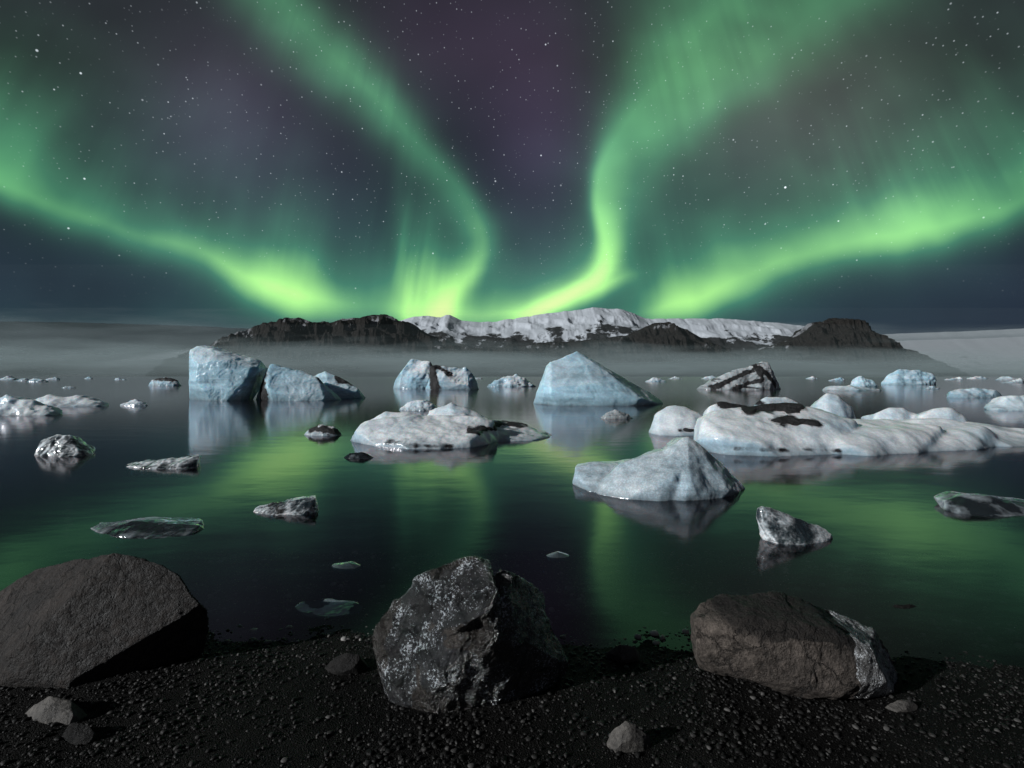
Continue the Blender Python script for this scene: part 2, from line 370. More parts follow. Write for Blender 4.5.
        q=math_(ns,ls,'MULTIPLY',mr.outputs[0],math_(ns,ls,'POWER',sp.outputs[0],2.2))
        tot=q if tot is None else math_(ns,ls,'ADD',tot,q)
    sx=ns.new('ShaderNodeSeparateXYZ'); ls.new(nv.outputs[0],sx.inputs[0])
    hz=N(ns,'ShaderNodeMapRange'); hz.inputs['From Min'].default_value=.1; hz.inputs['From Max'].default_value=.3; ls.new(sx.outputs[2],hz.inputs['Value'])
    tot=math_(ns,ls,'MULTIPLY',tot,hz.outputs[0])
    e1=ns.new('ShaderNodeEmission'); ls.new(vc.outputs[0],e1.inputs[0]); e1.inputs[1].default_value=1
    e2=ns.new('ShaderNodeEmission'); e2.inputs[0].default_value=(.85,.93,1,1); ls.new(tot,e2.inputs[1])
    ad=ns.new('ShaderNodeAddShader'); ls.new(e1.outputs[0],ad.inputs[0]); ls.new(e2.outputs[0],ad.inputs[1])
    o_=ns.new('ShaderNodeOutputMaterial'); ls.new(ad.outputs[0],o_.inputs[0]); m.cycles.emission_sampling='NONE'
    o=mesh_np('sky',V,grid(len(az),len(el)),m)
    ca=o.data.color_attributes.new('glow','FLOAT_COLOR','POINT')
    ca.data.foreach_set('color',np.concatenate([lin,np.ones((len(lin),1))],1).astype(np.float32).ravel())
    tag(o,kind='structure')
sky()
w=bpy.data.worlds.new('World'); bpy.context.scene.world=w; w.use_nodes=True
bgn=w.node_tree.nodes['Background']; bgn.inputs[0].default_value=(.018,.021,.030,1); bgn.inputs[1].default_value=1.0

# ---------------------------------------------------------------- ground
def shoreY(x): return np.interp(x,[-3,-1.7,-.5,.6,1.6,2.8],[2.82,2.86,2.86,2.84,2.68,2.6])
def gz(x,y):
    x=np.asarray(x,float); y=np.asarray(y,float); d=y-shoreY(x)
    z=np.where(d<0,-d*.11,-d*.06)
    far=np.clip(d,0,None); z=np.where(far>5,-.3-(far-5)*.3,z); z=np.maximum(z,-8)
    q=np.stack([x*1.6,y*1.6,x*0],-1).reshape(-1,3)
    n=fbm(q,3).reshape(x.shape)*.03+fbm(q*9,2).reshape(x.shape)*.005
    return z+n*np.clip(1.5-d/20,0,1)
xs=np.concatenate([-np.geomspace(9000,4,30),np.linspace(-3.9,3.9,400),np.geomspace(4,9000,30)])
ys=np.concatenate([np.linspace(-60,.8,12),np.linspace(1,6,300),np.geomspace(6.1,14000,60)])
X,Y=np.meshgrid(xs,ys,indexing='ij'); Z=gz(X,Y)
m,ns,ls=mat('black_sand')
tc=ns.new('ShaderNodeNewGeometry').outputs['Position']
v=N(ns,'ShaderNodeTexVoronoi'); v.inputs['Scale'].default_value=170; ls.new(tc,v.inputs['Vector'])
n1=noise(ns,ls,tc,90,5); n7=noise(ns,ls,tc,2.2,5,.6)
r=ramp(ns,[(.2,(.002,.002,.002)),(.6,(.007,.0065,.006)),(.9,(.018,.017,.016))]); ls.new(n1.outputs['Fac'],r.inputs[0])
r7=ramp(ns,[(.3,.4),(.7,1.5)]); ls.new(n7.outputs['Fac'],r7.inputs[0]); cc=mixc(ns,ls,1.,r.outputs[0],r7.outputs[0],'MULTIPLY')
p=ns.new('ShaderNodeBsdfPrincipled'); ls.new(cc,p.inputs['Base Color']); p.inputs['Roughness'].default_value=.7; p.inputs['Specular IOR Level'].default_value=.08
b=N(ns,'ShaderNodeBump'); b.inputs['Strength'].default_value=1; b.inputs['Distance'].default_value=.008
ls.new(math_(ns,ls,'SUBTRACT',n1.outputs['Fac'],v.outputs['Distance']),b.inputs['Height']); ls.new(b.outputs[0],p.inputs['Normal'])
o_=ns.new('ShaderNodeOutputMaterial'); ls.new(p.outputs[0],o_.inputs[0])
g=mesh_np('ground',np.stack([X,Y,Z],-1).reshape(-1,3),grid(len(xs),len(ys)),m); tag(g,kind='structure')

def icos(sub):
    bm=bmesh.new(); bmesh.ops.create_icosphere(bm,subdivisions=sub,radius=1); bm.verts.ensure_lookup_table()
    V=np.array([v.co[:] for v in bm.verts]); Fc=np.array([[v.index for v in f.verts] for f in bm.faces]); bm.free(); return V,Fc
IV,IF=icos(2)
def gravel(name,n,xr,yr,smin,smax,m,pw=3.2):
    var=[]
    for k in range(14):
        v=IV*(1+.45*perlin(IV*1.1+k*5.7)[:,None]); v=v*np.array([1,rng.uniform(.6,.95),rng.uniform(.35,.65)])
        for _ in range(4):
            d=rng.normal(size=3); d/=np.linalg.norm(d); t=v@d; v=v-np.maximum(t-.55,0)[:,None]*d
        var.append(v)
    var=np.array(var)
    x=rng.uniform(*xr,n); y=rng.uniform(*yr,n)
    cl=fbm(np.stack([x*1.5,y*1.5,x*0+9],1),3)
    s=smin*(smax/smin)**(rng.rand(n)**(pw*np.exp(-cl*1.8))); z=gz(x,y)
    an=rng.uniform(0,6.28,n); v=var[np.arange(n)%14]*s[:,None,None]; c,sn=np.cos(an)[:,None],np.sin(an)[:,None]
    VV=np.stack([v[:,:,0]*c-v[:,:,1]*sn+x[:,None],v[:,:,0]*sn+v[:,:,1]*c+y[:,None],v[:,:,2]+(z+s*.15)[:,None]],2).reshape(-1,3)
    FF=(IF[None]+(np.arange(n)*len(IV))[:,None,None]).reshape(-1,3)
    return mesh_np(name,VV,FF,m)
def pebmat(name,cols,spec):
    m,ns,ls=mat(name)
    geo=ns.new('ShaderNodeNewGeometry')
    r=ramp(ns,[(p_,(c,c*.96,c*.92)) for p_,c in cols]); ls.new(geo.outputs['Random Per Island'],r.inputs[0])
    p=ns.new('ShaderNodeBsdfPrincipled'); ls.new(r.outputs[0],p.inputs['Base Color']); p.inputs['Roughness'].default_value=.5; p.inputs['Specular IOR Level'].default_value=spec
    nn=noise(ns,ls,geo.outputs['Position'],300,3); b=N(ns,'ShaderNodeBump'); b.inputs['Strength'].default_value=.5; b.inputs['Distance'].default_value=.003
    ls.new(nn.outputs['Fac'],b.inputs['Height']); ls.new(b.outputs[0],p.inputs['Normal'])
    o_=ns.new('ShaderNodeOutputMaterial'); ls.new(p.outputs[0],o_.inputs[0]); return m
PEB=pebmat('pebble_grey',[(0,.004),(.6,.013),(.92,.034),(1,.11)],.16)
PES=pebmat('pebble_submerged',[(0,.06),(.6,.17),(.9,.4),(1,.6)],.2)
tag(gravel('gravel',34000,(-3.0,3.0),(1.3,2.95),.0025,.016,PEB),'dark grey gravel covering the black beach','gravel',kind='stuff')
tag(gravel('lakebed_gravel',7000,(-4.2,4.2),(2.8,4.6),.004,.035,PES),'submerged dark gravel on the shallow lakebed beyond the shore','gravel',kind='stuff')

# ---------------------------------------------------------------- water
m,ns,ls=mat('lake_water')
geo=ns.new('ShaderNodeNewGeometry')
mp=N(ns,'ShaderNodeMapping'); mp.inputs['Scale'].default_value=(.7,1.4,1); ls.new(geo.outputs['Position'],mp.inputs[0])
n=noise(ns,ls,mp.outputs[0],1.3,3,.5)
b=N(ns,'ShaderNodeBump'); b.inputs['Strength'].default_value=.25; b.inputs['Distance'].default_value=.015; ls.new(n.outputs['Fac'],b.inputs['Height'])
fr=N(ns,'ShaderNodeFresnel'); fr.inputs['IOR'].default_value=1.34; ls.new(b.outputs[0],fr.inputs['Normal'])
gs=ns.new('ShaderNodeBsdfGlossy'); gs.inputs['Roughness'].default_value=.10; ls.new(b.outputs[0],gs.inputs['Normal'])
gs.inputs[0].default_value=(.98,.93,.96,1)
tr=ns.new('ShaderNodeBsdfTransparent'); tr.inputs[0].default_value=(.66,.68,.68,1)
mx=ns.new('ShaderNodeMixShader'); ls.new(fr.outputs[0],mx.inputs[0]); ls.new(tr.outputs[0],mx.inputs[1]); ls.new(gs.outputs[0],mx.inputs[2])
o_=ns.new('ShaderNodeOutputMaterial'); ls.new(mx.outputs[0],o_.inputs[0])
wx=np.array([-12000,-100,0,100,12000.]); wy=np.array([2.0,30,500,14000.]); X,Y=np.meshgrid(wx,wy,indexing='ij')
tag(mesh_np('water',np.stack([X,Y,X*0],-1).reshape(-1,3),grid(5,4),m),kind='structure')

# ---------------------------------------------------------------- mountains
def mtn_mat(name,snow,rock,th,sc,bd=14,vs=2.6,dt=8,ro=.66):
    m,ns,ls=mat(name); geo=ns.new('ShaderNodeNewGeometry'); tc=geo.outputs['Position']
    mp=N(ns,'ShaderNodeMapping'); mp.inputs['Scale'].default_value=(1,1,vs); ls.new(tc,mp.inputs[0])
    n1=noise(ns,ls,mp.outputs[0],sc,dt,ro); n2=noise(ns,ls,tc,sc*5,6,.7)
    at=N(ns,'ShaderNodeAttribute',attribute_name='snow')
    q=math_(ns,ls,'ADD',at.outputs['Fac'],math_(ns,ls,'MULTIPLY',math_(ns,ls,'SUBTRACT',n1.outputs['Fac'],.5),2.8))
    r=ramp(ns,[(min(th-.06,.94),0.),(min(1,th+.06),1.)]); ls.new(q,r.inputs[0])
    rr=ramp(ns,[(.3,.4),(.7,1.4)]); ls.new(n2.outputs['Fac'],rr.inputs[0])
    rk=mixc(ns,ls,.8,rock,rr.outputs[0],'MULTIPLY')
    c=mixc(ns,ls,r.outputs[0],rk,snow)
    p=ns.new('ShaderNodeBsdfPrincipled'); ls.new(c,p.inputs['Base Color']); p.inputs['Roughness'].default_value=.9; p.inputs['Specular IOR Level'].default_value=.1
    b=N(ns,'ShaderNodeBump'); b.inputs['Strength'].default_value=1.; b.inputs['Distance'].default_value=bd
    ls.new(n2.outputs['Fac'],b.inputs['Height']); ls.new(b.outputs[0],p.inputs['Normal'])
    o=ns.new('ShaderNodeOutputMaterial'); ls.new(p.outputs[0],o.inputs[0]); return m
def ridge(name,prof,dist,m,depth=.35,jag=1.5,gully=.3,snow0=0.,snow1=1.,seed=0,nx=760,ny=110,pw=.85,gs=22):
    px=np.linspace(prof[0][0],prof[-1][0],nx); t=np.linspace(0,1,ny)
    h=np.interp(px,[q[0] for q in prof],[q[1] for q in prof]); k=np.ones(7)/7
    h=np.convolve(np.pad(h,3,'edge'),k,'valid')
    h=(HY-h); edge=np.clip(np.minimum(px-px[0],px[-1]-px)/12,0,1)
    cr=fbm(np.stack([px/14+seed,px*0,px*0],1),4)*1.6
    q=cr*1.5; f=q-np.floor(q); cr=.5*cr+.5*(np.floor(q)+np.clip((f-.5)*3+.5,0,1))/1.5
    h=h+jag*edge*cr
    PX,T=np.meshgrid(px,t,indexing='ij'); Hh=np.repeat(h[:,None],ny,1)
    tri=1-np.abs(2*T-1)
    Yw=dist*(1+depth*(T-.5)); Xw=(PX-512)/F*dist*(1+depth*(T-.5)*.3)
    q=np.stack([PX/gs+seed*3.1+T*3.,T*5,PX*0],-1).reshape(-1,3)
    rn=fbm(q,5,True).reshape(PX.shape); rn=np.clip(rn,-.9,.9)
    tt=tri**pw; q2=tt*4+rn*.8; f2=q2-np.floor(q2); led=(np.floor(q2)+np.clip((f2-.5)*2.5+.5,0,1)-rn*.8)/4
    tt=np.clip(tt*(1-gully)+led*gully,0,1)*np.clip(tri*8,0,1); tt=np.where(tri>.985,1,tt)
    z=Hh/F*dist*tt*(1+gully*.7*rn*(1-tri**2)*np.clip(tri*3,0,1))*(1-.15*gully*(1-tri))-4
    o=mesh_np(name,np.stack([Xw,Yw,z],-1).reshape(-1,3),grid(nx,ny),m)
    a=o.data.attributes.new('snow','FLOAT','POINT'); a.data.foreach_set('value',(snow0+(snow1-snow0)*tri).astype(np.float32).ravel())
    tag(o,kind='structure'); return o
SN=mtn_mat('mountain_snow',(.54,.58,.63),(.03,.03,.031),.46,.0044,4,1.2,8,.66)
RK=mtn_mat('mountain_rock',(.26,.27,.29),(.026,.023,.021),.86,.008,28,.7)
GL=mtn_mat('glacier_ice',(.36,.39,.42),(.26,.29,.31),.35,.002,3)
FG=mtn_mat('far_plateau',(.34,.38,.41),(.28,.32,.35),.35,.002,3)
ridge('snow_mountain',[(330,345),(380,325),(415,316),(440,316),(448,314),(460,320),(485,322),(515,318),(545,313),(575,310),(588,307),(600,308),(618,308),(628,311),(645,318),(690,318),(720,318),(760,321),(800,325),(840,335),(880,345)],4600,SN,seed=2,snow0=-.1,snow1=1.1,jag=1.,gully=.2,gs=36,pw=.7)
ridge('left_rock_mountain',[(190,354),(215,343),(240,333),(262,323),(275,321),(285,318),(300,317),(312,321),(330,322),(340,319),(355,317),(375,314),(395,316),(408,322),(430,334),(470,345),(520,354)],3100,RK,seed=5,snow0=.1,snow1=.75,jag=2.,gully=.65,pw=.7,gs=20)
ridge('centre_rock_ridge',[(420,358),(470,348),(540,342),(600,338),(630,333),(645,326),(655,322),(668,321),(684,328),(705,340),(740,356)],2700,RK,seed=8,snow0=.1,snow1=.6,jag=1.5,gully=.6,pw=.7,gs=20)
ridge('right_rock_mountain',[(720,360),(770,346),(795,334),(808,323),(825,319),(834,317),(846,318),(858,323),(872,335),(890,345),(915,358)],3300,RK,seed=11,snow0=.1,snow1=.7,jag=2.,gully=.65,pw=.7,gs=20)
ridge('glacier',[(780,350),(860,335),(900,333),(960,331),(1024,328),(1200,322),(1500,330)],5200,GL,seed=14,snow0=.6,snow1=1,jag=.2,gully=.0)
ridge('far_plateau',[(-500,330),(-100,322),(0,321),(70,322),(140,324),(200,326),(260,329),(340,344)],7500,FG,seed=17,snow0=.6,snow1=1,jag=.3,gully=.0)

# ---------------------------------------------------------------- fog banks
def fog(name,dist,top,alpha,col,seed,label):
    hgt=top/F*dist; m,ns,ls=mat(name+'_vapour')
    geo=ns.new('ShaderNodeNewGeometry'); sx=ns.new('ShaderNodeSeparateXYZ'); ls.new(geo.outputs['Position'],sx.inputs[0])
    mp=N(ns,'ShaderNodeMapping'); mp.inputs['Scale'].default_value=(1/dist*3.5,1/dist*3.5,1/dist*36); mp.inputs['Location'].default_value=(seed,seed,0)
    ls.new(geo.outputs['Position'],mp.inputs[0]); n=noise(ns,ls,mp.outputs[0],1.5,5,.5)
    mp2=N(ns,'ShaderNodeMapping'); mp2.inputs['Scale'].default_value=(1/dist*2.5,1/dist*2.5,1/dist*22); mp2.inputs['Location'].default_value=(seed*2,seed,0)
    ls.new(geo.outputs['Position'],mp2.inputs[0]); nb=noise(ns,ls,mp2.outputs[0],1.5,4,.55)
    zz=math_(ns,ls,'DIVIDE',sx.outputs[2],hgt)
    zz=math_(ns,ls,'ADD',zz,math_(ns,ls,'MULTIPLY',math_(ns,ls,'SUBTRACT',n.outputs['Fac'],.5),.7))
    side=math_(ns,ls,'MULTIPLY',sx.outputs[0],.12/dist); zz=math_(ns,ls,'ADD',zz,side)
    r=ramp(ns,[(0.,alpha),(.35,alpha),(.6,alpha*.7),(.82,alpha*.25),(1.,0.)]); r.color_ramp.interpolation='B_SPLINE'; ls.new(zz,r.inputs[0])
    rn=ramp(ns,[(.3,.55),(.7,1.)]); ls.new(nb.outputs['Fac'],rn.inputs[0])
    al=math_(ns,ls,'MULTIPLY',r.outputs[0],rn.outputs[0])
    rc=ramp(ns,[(0.,tuple(c*.45 for c in col)),(.3,tuple(c*.75 for c in col)),(.65,col)]); ls.new(zz,rc.inputs[0])
    d=ns.new('ShaderNodeBsdfDiffuse'); ls.new(rc.outputs[0],d.inputs[0])
    t=ns.new('ShaderNodeBsdfTransparent'); mx=ns.new('ShaderNodeMixShader')
    ls.new(al,mx.inputs[0]); ls.new(t.outputs[0],mx.inputs[1]); ls.new(d.outputs[0],mx.inputs[2])
    o_=ns.new('ShaderNodeOutputMaterial'); ls.new(mx.outputs[0],o_.inputs[0])
    an=np.linspace(-2.4,2.4,80); zs=np.linspace(0,1.8*hgt,8)
    A,Zz=np.meshgrid(an,zs,indexing='ij')
    o=mesh_np(name,np.stack([dist*A,dist*(1+0*A),Zz],-1).reshape(-1,3),grid(80,8),m)
    tag(o,label,'fog bank',kind='stuff')
fc=(.38,.48,.49)
fog('fog_bank',1300,29,.8,fc,1,'low pale fog bank nearest the camera, along the far waterline')
fog('fog_bank',2200,38,.76,fc,5,'low pale fog bank farther off, against the mountain feet')
fog('fog_bank',5000,62,.74,(.30,.37,.39),13,'thin high haze behind the dark mountains, over the far plateau')

# ---------------------------------------------------------------- ice
I_far=ice_mat('ice_far',4.)
I_mid=ice_mat('ice_mid',1.6,snow=(.82,.86,.89),snowth=.40,blue=(.40,.54,.63),bump=.18,mott=.9)
I_blue=ice_mat('ice_blue',4.,snow=(.74,.84,.90),blue=(.40,.60,.71),snowth=.58,bump=.14,rough=.35,coat=.05,grain=.12)
I_near=ice_mat('ice_near',.7,snow=(.74,.80,.83),blue=(.36,.46,.52),bump=.22,rough=.1,snowth=.48,mott=.85,upw=.5,grain=.22,coat=.7)
I_grey=ice_mat('ice_grey',3.,snow=(.6,.63,.65),blue=(.34,.38,.40),strata=.9)
I_clear=glass_ice('ice_clear',.4,(.06,.085,.10),(.92,.97,1.),amount=.5,trans=.6,bump=.14)
I_dim=glass_ice('ice_dim',.5,(.02,.028,.032),(.55,.62,.66),amount=.08,trans=.3,bump=.12)
I_sub=glass_ice('ice_submerged',.6,(.06,.08,.09),(.2,.25,.27),amount=.5,trans=.3,bump=.05)
B=lambda x0,x1,base,tops,**k: dict(x0=x0,x1=x1,base=base,tops=tops,**k)

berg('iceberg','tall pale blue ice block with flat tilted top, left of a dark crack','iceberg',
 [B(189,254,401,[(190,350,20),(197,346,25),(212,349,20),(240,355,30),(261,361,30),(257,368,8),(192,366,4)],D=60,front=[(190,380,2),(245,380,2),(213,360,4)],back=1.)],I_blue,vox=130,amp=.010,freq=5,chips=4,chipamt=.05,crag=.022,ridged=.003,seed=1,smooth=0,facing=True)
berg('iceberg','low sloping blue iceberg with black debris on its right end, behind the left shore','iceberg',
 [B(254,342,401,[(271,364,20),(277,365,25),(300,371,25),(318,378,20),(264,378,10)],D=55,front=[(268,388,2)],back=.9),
  B(300,366,399,[(308,378,30),(325,371,30),(345,380,25),(358,388,20)],D=50)],I_blue,vox=140,amp=.012,freq=5,chips=5,chipamt=.03,crag=.018,ridged=.003,seed=2,smooth=0,cr='debris_dark_patch',
  dirt=[(314,374,348,383,7,1.4),(252,376,258,396,7,1.3),(350,384,360,396,4,1.)])  # middle segment paints the dark crack beside the tall block, others are debris
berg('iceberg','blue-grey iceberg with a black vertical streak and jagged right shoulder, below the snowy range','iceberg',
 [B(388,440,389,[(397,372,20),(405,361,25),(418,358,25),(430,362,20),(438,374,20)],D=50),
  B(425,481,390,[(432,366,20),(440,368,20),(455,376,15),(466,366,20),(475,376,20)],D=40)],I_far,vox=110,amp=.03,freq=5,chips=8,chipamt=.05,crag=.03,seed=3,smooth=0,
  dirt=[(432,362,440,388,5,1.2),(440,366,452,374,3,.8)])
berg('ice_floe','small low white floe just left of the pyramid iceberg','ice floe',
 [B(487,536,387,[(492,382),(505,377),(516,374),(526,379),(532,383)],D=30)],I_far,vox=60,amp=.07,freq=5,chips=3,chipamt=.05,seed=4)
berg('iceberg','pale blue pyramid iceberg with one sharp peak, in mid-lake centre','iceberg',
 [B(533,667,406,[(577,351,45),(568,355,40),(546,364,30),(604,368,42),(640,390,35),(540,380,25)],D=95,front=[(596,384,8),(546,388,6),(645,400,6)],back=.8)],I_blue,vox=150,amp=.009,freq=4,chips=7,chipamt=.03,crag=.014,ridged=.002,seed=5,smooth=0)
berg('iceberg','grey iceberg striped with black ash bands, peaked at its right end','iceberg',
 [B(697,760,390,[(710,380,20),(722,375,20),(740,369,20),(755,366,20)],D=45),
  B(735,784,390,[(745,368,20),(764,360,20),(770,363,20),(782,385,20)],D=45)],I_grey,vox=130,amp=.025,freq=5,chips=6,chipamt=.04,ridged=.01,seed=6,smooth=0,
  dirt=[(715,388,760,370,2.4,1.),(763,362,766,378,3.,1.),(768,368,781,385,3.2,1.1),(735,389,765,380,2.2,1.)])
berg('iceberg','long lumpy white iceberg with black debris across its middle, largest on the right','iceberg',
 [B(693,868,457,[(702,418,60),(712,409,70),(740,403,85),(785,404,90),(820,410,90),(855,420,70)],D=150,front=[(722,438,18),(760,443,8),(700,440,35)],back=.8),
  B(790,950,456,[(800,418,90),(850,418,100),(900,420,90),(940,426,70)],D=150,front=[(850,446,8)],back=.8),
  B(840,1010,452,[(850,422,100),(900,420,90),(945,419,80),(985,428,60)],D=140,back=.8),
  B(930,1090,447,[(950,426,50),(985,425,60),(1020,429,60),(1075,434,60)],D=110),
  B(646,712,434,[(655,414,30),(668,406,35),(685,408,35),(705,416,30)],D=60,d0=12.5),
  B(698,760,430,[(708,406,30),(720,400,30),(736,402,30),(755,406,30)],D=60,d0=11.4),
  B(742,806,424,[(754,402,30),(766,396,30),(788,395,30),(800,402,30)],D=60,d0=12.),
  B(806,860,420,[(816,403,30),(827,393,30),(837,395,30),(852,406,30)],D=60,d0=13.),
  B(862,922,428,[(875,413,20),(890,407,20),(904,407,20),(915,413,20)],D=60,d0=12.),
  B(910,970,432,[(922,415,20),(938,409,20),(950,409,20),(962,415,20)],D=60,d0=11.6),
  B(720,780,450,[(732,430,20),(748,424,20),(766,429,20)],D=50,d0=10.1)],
  I_mid,vox=250,amp=.013,freq=6,scal=.006,ridged=.001,crag=.003,smooth=6,seed=7,cr='debris_dark_patch',minface=60,dirt=[(785,414,850,410,7,1.05),(800,424,848,428,5,.95),(740,450,850,453,3,.6)])
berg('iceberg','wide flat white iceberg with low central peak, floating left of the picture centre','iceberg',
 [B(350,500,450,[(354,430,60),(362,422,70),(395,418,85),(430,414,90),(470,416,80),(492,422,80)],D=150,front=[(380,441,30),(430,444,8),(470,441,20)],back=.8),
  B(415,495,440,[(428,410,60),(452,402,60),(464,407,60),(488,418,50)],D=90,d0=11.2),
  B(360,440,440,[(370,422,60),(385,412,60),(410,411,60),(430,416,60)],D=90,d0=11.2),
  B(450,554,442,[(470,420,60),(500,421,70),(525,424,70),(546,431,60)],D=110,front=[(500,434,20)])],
  I_mid,vox=180,amp=.016,freq=6,scal=.006,ridged=.002,crag=.008,seed=8,smooth=4,chips=4,chipamt=.02,cr='debris_dark_patch',minface=50,dirt=[(465,435,545,438,4,.8),(380,446,450,448,3,.5)])  # dark strips painted along the foot near the waterline
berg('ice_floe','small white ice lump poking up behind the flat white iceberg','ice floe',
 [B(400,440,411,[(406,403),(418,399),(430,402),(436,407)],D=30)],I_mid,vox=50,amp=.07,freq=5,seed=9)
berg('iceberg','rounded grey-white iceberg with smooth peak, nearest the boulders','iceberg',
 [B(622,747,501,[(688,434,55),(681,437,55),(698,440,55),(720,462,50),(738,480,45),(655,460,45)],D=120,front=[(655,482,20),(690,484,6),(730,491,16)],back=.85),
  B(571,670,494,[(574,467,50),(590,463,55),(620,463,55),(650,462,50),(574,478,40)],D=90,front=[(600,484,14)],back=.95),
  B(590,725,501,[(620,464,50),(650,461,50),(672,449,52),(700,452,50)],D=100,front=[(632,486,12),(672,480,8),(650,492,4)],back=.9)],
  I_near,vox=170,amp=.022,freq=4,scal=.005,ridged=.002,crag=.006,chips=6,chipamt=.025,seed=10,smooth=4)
flo=[
 ('white floe at the left edge, in front of a long blue floe',-20,62,416,[(-10,402),(5,394),(20,398),(45,406),(56,411)],I_mid,None),
 ('long low blue-white floe near the left edge, behind the white one',18,107,407,[(30,399),(50,395),(75,396),(95,400),(103,404)],I_mid,None),
 ('clear lumpy ice chunk standing alone on the left water',28,94,457,[(32,451),(38,442),(48,446),(56,434),(70,435),(78,445),(88,449)],I_clear,None),
 ('tiny white ice piece between the left floes and the tall ice block',119,148,406,[(124,403),(135,399),(145,403)],I_mid,None),
 ('small ash-streaked ice piece left of the tall ice block',146,182,386,[(150,380),(165,377),(178,381)],I_far,[(150,379,178,380,2,.95)]),
 ('thin flat clear floe below the tall ice block reflection',120,201,470,[(124,465),(150,462),(175,464),(198,456)],I_clear,None),
 ('clear ice piece with dark left half, above the left and centre boulders',251,319,516,[(258,507),(275,502),(300,503),(316,496)],I_clear,[(258,504,278,514,8,.6)]),
 ('nearly black glassy floe above the left boulder',90,206,539,[(98,530),(130,522),(165,524),(198,525)],I_dim,None),
 ('small black-and-white ice lump left of the flat white iceberg',304,343,436,[(308,429),(322,424),(335,427)],I_mid,[(305,428,340,433,4,1.)]),
 ('small dark ice piece under the left end of the flat white iceberg',343,374,459,[(350,453),(362,452),(370,455)],I_dim,None),
 ('tapered clear ice piece floating right of the nearest grey-white iceberg',762,833,545,[(757,514),(758,508),(768,506),(784,516),(805,522),(822,526),(831,534)],I_clear,None),
 ('dark glassy slab with pale rim at the right edge',940,1060,517,[(944,500),(965,493),(1000,498),(1030,502)],I_dim,None),
 ('pale blue slab at the right edge beyond the long lumpy iceberg',985,1060,411,[(992,404),(1008,397),(1030,396)],I_blue,None),
 ('flat white floe behind the right end of the long lumpy iceberg',945,1003,398,[(950,391),(962,388),(985,389),(998,393)],I_far,None),
 ('blue ice block with flat top, far right near the waterline',882,938,385,[(888,375),(900,370),(920,369),(935,374)],I_blue,None),
 ('small blue ice lump left of the far flat-topped block',849,880,387,[(853,381),(860,375),(872,380)],I_blue,None),
 ('low broken ice between the striped iceberg and the far right block',820,884,391,[(830,388),(850,385),(870,388)],I_far,None),
 ('small dark-based ice piece off the right foot of the pyramid iceberg',600,634,419,[(606,413),(615,409),(628,414)],I_grey,None),
 ('small ice fragment on the water right of the pyramid iceberg peak',644,668,382,[(648,380),(654,377),(664,380)],I_far,None),
 ('faint flat floe melting in the shallows left of the centre boulder',294,364,617,[(302,612),(325,608),(352,611)],I_sub,None),
 ('tiny pale ice scrap above the centre boulder, left one',331,361,569,[(338,565),(350,563),(356,566)],I_sub,None),
 ('tiny pale ice scrap above the centre boulder, right one',546,570,558,[(550,555),(558,552),(566,556)],I_sub,None),
 ('white ice piece on the far shoreline right of the pyramid iceberg',700,722,379,[(705,377),(712,376),(718,377)],I_far,None),
]
for i,(lab,x0,x1,base,tops,mt,dr) in enumerate(flo):
    near=base>430; sub=mt is I_sub; dim=mt is I_dim
    berg('ice_floe',lab,'ice floe',[B(x0,x1,base,tops,D=(x1-x0)*(.6 if near else .5))],mt,vox=100 if near else 60,amp=.01 if sub else .014 if dim else .035 if near else .05,freq=3 if sub else 5,scal=0 if sub or dim else .005,crag=0 if sub else .008 if dim else .016 if near else .01,chips=8 if near else 6,chipamt=.015 if sub or dim else .04,seed=20+i,dirt=dr or (),smooth=3 if near else 1)
tiny=[(0,14,380,376),(16,27,381,378),(30,44,382,378),(48,60,380,377),(62,76,388,386),(84,92,379,376.5),(470,480,379,376.5),(672,682,379,376.5),
 (806,818,379,376),(829,845,381,377),(948,962,380,377),(968,985,379,376),(1000,1018,380,376),(1006,1024,383,379),(925,940,389,386),(115,124,380,378)]
rt=random.Random(5)
for i,(x0,x1,b_,t_) in enumerate(tiny):
    side='left' if x0<512 else 'right'
    cx=x0+(x1-x0)*rt.uniform(.2,.8); x0-=rt.uniform(0,5); x1+=rt.uniform(0,5)
    berg('ice_fragment','tiny ice fragment on the far water, %s side of the lake'%side,'ice fragment',[B(x0,x1,b_,[(cx-1,t_+.3),(cx+1,t_),((cx+x1)/2,t_+(b_-t_)*.6)],D=(x1-x0)*.5)],
      I_far,vox=30,amp=.07,freq=5,scal=.02,seed=60+i,group='far ice fragments on the %s'%side)

# ---------------------------------------------------------------- rocks
def rock(name,label,cat,sil,front,Y0,D,m,vox=170,back=.7,extra=(),**k):
    u=Y0/F; cx=sum(p[0] for p in sil)/len(sil); cy=sum(p[1] for p in sil)/len(sil); pts=[]
    for x,y in sil:
        pts.append(P(x,y,Y0+D*.42*u)); pts.append(P(cx+(x-cx)*back,cy+(y-cy)*back,Y0+D*u))
    for x,y,d in front: pts.append(P(x,y,Y0+d*u))
    k.setdefault('amp',.02); k.setdefault('freq',4)
    hl=[pts]+[[P(x,y,Y0+d*u) for x,y,d in e] for e in extra]
    o=solid(name,hl,m,vox,d0=Y0+D*.2*u,body='rock_body',**k)
    return tag(o,label,cat)
R_l=rock_mat('rock_brown',(.011,.009,.008),(.048,.037,.031),bump=1.)
R_c=rock_mat('rock_wet',(.006,.0055,.005),(.045,.037,.031),rough=(.12,.45),bump=.9,coat=.9,glint=.8,gth=.69)
R_r=rock_mat('rock_grey',(.045,.037,.032),(.16,.132,.112),bump=1.)
R_i=rock_mat('ice_glaze_glints',(.008,.008,.009),(.04,.043,.046),rough=(.06,.3),scale=1.,bump=1.,coat=1.,glint=.8,gth=.60,gscale=95,spec=.7,gcol=(.62,.66,.70))
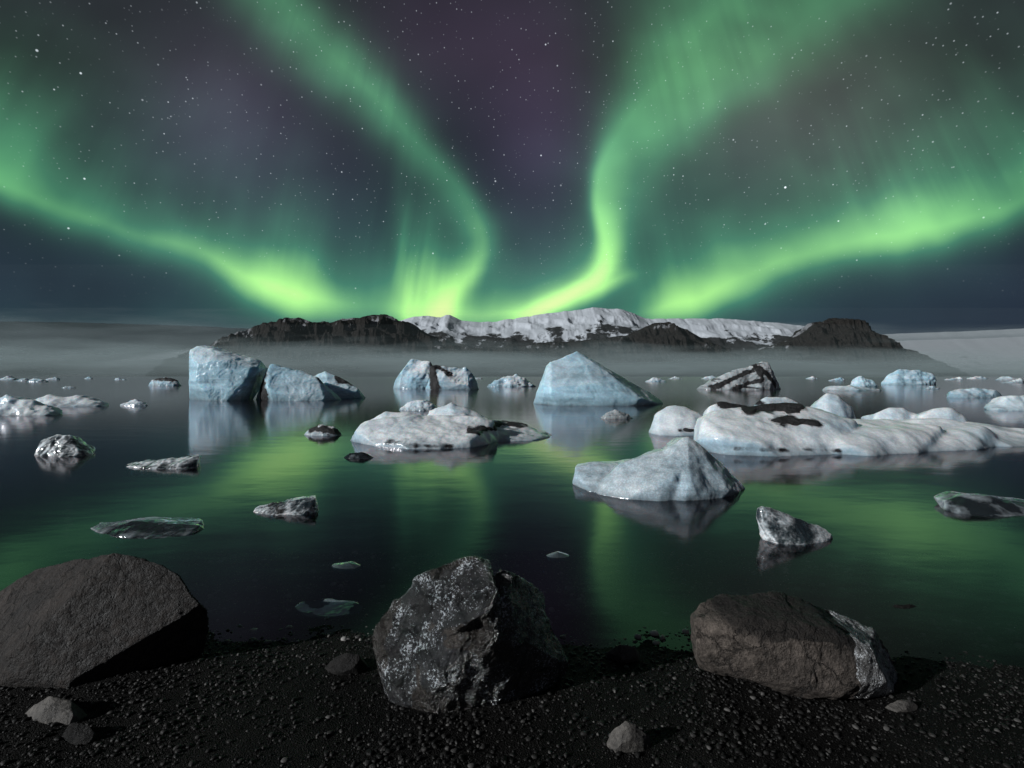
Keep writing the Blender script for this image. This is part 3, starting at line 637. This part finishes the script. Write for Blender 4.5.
R_w=rock_mat('ice_crust',(.10,.095,.09),(.36,.36,.36),rough=(.1,.5),scale=1.,bump=1.,coat=.6,glint=.6,gth=.56,gcol=(.78,.81,.84))
R_s=rock_mat('stone_grey',(.06,.056,.052),(.15,.138,.125),scale=2.,bump=.6)
R_d=rock_mat('stone_dark',(.006,.006,.006),(.02,.018,.017),scale=2.,bump=.6,spec=.2)
rock('boulder','broad dark brown boulder at the left edge of the beach','boulder',
 [(-60,650),(-30,600),(0,582),(22,563),(60,556),(115,552),(150,558),(176,574),(186,594),(206,612),(210,640),(200,690),(-50,720)],
 [(-30,640,20),(20,600,45),(90,572,60),(150,600,35),(60,660,0),(120,640,5),(140,680,5),(195,650,35),(20,705,0),(110,700,0),(-20,720,0),(180,700,25)],2.22,190,R_l,seed=14,
 vox=190,amp=.018,crag=.014,ridged=.007,chips=22,chipamt=.08,smooth=0,facing=True)
rock('boulder','Wet black boulder glittering with ice crystals, centre of the beach','boulder',
 [(368,655),(374,628),(392,604),(415,585),(440,580),(530,590),(546,606),(552,620),(562,642),(569,665),(548,700),(378,705)],
 [(372,650,30),(383,690,22),(392,640,25),(440,650,5),(530,630,30),(430,685,0),(490,650,2),(415,720,8),(505,714,5),(548,690,20),(470,724,5)],2.07,170,R_c,seed=2,
 extra=[[(396,604,40),(412,577,60),(446,564,60),(474,556,62),(490,560,62),(500,600,20),(470,620,10),(430,640,12),(420,590,100),(480,572,110),(500,640,60),(400,660,60)],
        [(470,600,25),(500,568,55),(520,571,60),(544,583,60),(550,612,50),(520,640,14),(540,600,110),(500,590,110),(560,680,60),(480,680,20)]],
 vox=230,amp=.018,freq=4.5,crag=.035,ridged=.010,chips=26,chipamt=.07,smooth=0,back=.6,facing=True,
 dirt=[(395,690,418,600,24,1.0),(440,600,520,575,24,1.1),(530,600,562,680,34,1.5),(440,650,520,690,30,.95)],crust=('ice_glaze_glints',R_i,.5,9,.4,.001),minface=150,maxp=6)  # mask places the glaze and its painted sparkle
rock('boulder','flat-topped grey-brown boulder with an icy white right end','boulder',
 [(690,614),(700,602),(725,596),(770,595),(802,600),(850,616),(876,630),(888,655),(903,696),(860,700),(700,668),(691,640)],
 [(696,625,35),(760,618,18),(835,634,4),(870,648,8),(702,655,30),(745,680,14),(760,645,6),(790,694,4),(855,698,-4),(890,694,8)],2.2,150,R_r,seed=3,
 vox=200,amp=.014,crag=.024,ridged=.009,chips=12,chipamt=.025,smooth=0,facing=True,
 dirt=[(868,636,892,690,26,1.5),(845,645,860,690,18,1.0),(820,684,850,694,6,.6)],wet=[(740,600,850,622,26,1.3)],crust=('ice_crust',R_w,.6,14,.7,.0015),minface=100,maxp=5)
def stone(label,x0,x1,y0,y1,m,seed):
    cx=(x0+x1)/2; h=y1-y0; w=x1-x0; Yb=1.5
    for _ in range(300):
        Yb+=.01; X=(cx-512)/F*Yb; zz=float(gz(np.array([X]),np.array([Yb]))[0])
        if HY+(H-zz)/Yb*F<=y1: break
    r=random.Random(seed); j=lambda a: a+r.uniform(-.07,.07)*w
    sil=[(j(x0),y1-h*.35),(j(x0+w*.15),y0+h*.3),(j(x0+w*.4),y0),(j(x0+w*.7),y0+h*.1),(j(x1-w*.05),y0+h*.45),(x1,y1-h*.2),(x1-w*.1,y1+h*.3),(x0+w*.1,y1+h*.3)]
    rock('stone',label,'stone',sil,[(x0+w*.3,y1-h*.2,2),(x0+w*.7,y1-h*.25,2),(x0+w*.5,y1+h*.25,4)],Yb,w*.7,m,vox=60,amp=.03,chips=8,chipamt=.08,seed=seed)
stone('grey rounded stone in front of the left boulder',22,91,696,727,R_s,31)
stone('dark stone just below the grey rounded stone on the left',58,98,722,748,R_d,32)
stone('pale grey pointed stone on the gravel right of the centre boulder',604,651,720,758,R_s,33)
stone('small grey stone at the water edge right of the centre boulder',603,642,644,664,R_s,34)
stone('small pale stone at the foot of the icy-ended boulder',884,920,698,714,R_s,35)
stone('dark half-buried stone left of the centre boulder',322,371,652,678,R_d,36)
stone('dark flat stone behind the shadow of the centre boulder',700,745,655,672,R_d,39)
rock('stone','lone dark stone breaking the water above the icy-ended boulder','stone',[(883,610),(895,605),(910,604),(925,609),(928,616),(884,618)],[(905,618,0)],3.15,40,R_d,vox=60,seed=40,chips=5,chipamt=.05)

# ---------------------------------------------------------------- moonlight + camera
L=bpy.data.lights.new('moonlight','SUN'); L.energy=3.6; L.angle=math.radians(.6); L.color=(.97,.99,1.)
lo=bpy.data.objects.new('moonlight',L); C.objects.link(lo)
d=Vector((.86,.42,-.38)); lo.rotation_euler=d.to_track_quat('-Z','Y').to_euler()
cam=bpy.data.cameras.new('camera'); cam.sensor_width=36; cam.lens=F/1024*36; cam.clip_end=60000; cam.clip_start=.05; cam.shift_y=-(384-HY)/1024
co=bpy.data.objects.new('camera',cam); co.location=(0,0,H); co.rotation_euler=(math.pi/2,0,0); C.objects.link(co)
sc=bpy.context.scene; sc.camera=co
sc.view_settings.view_transform='Standard'; sc.view_settings.look='None'; sc.view_settings.exposure=0
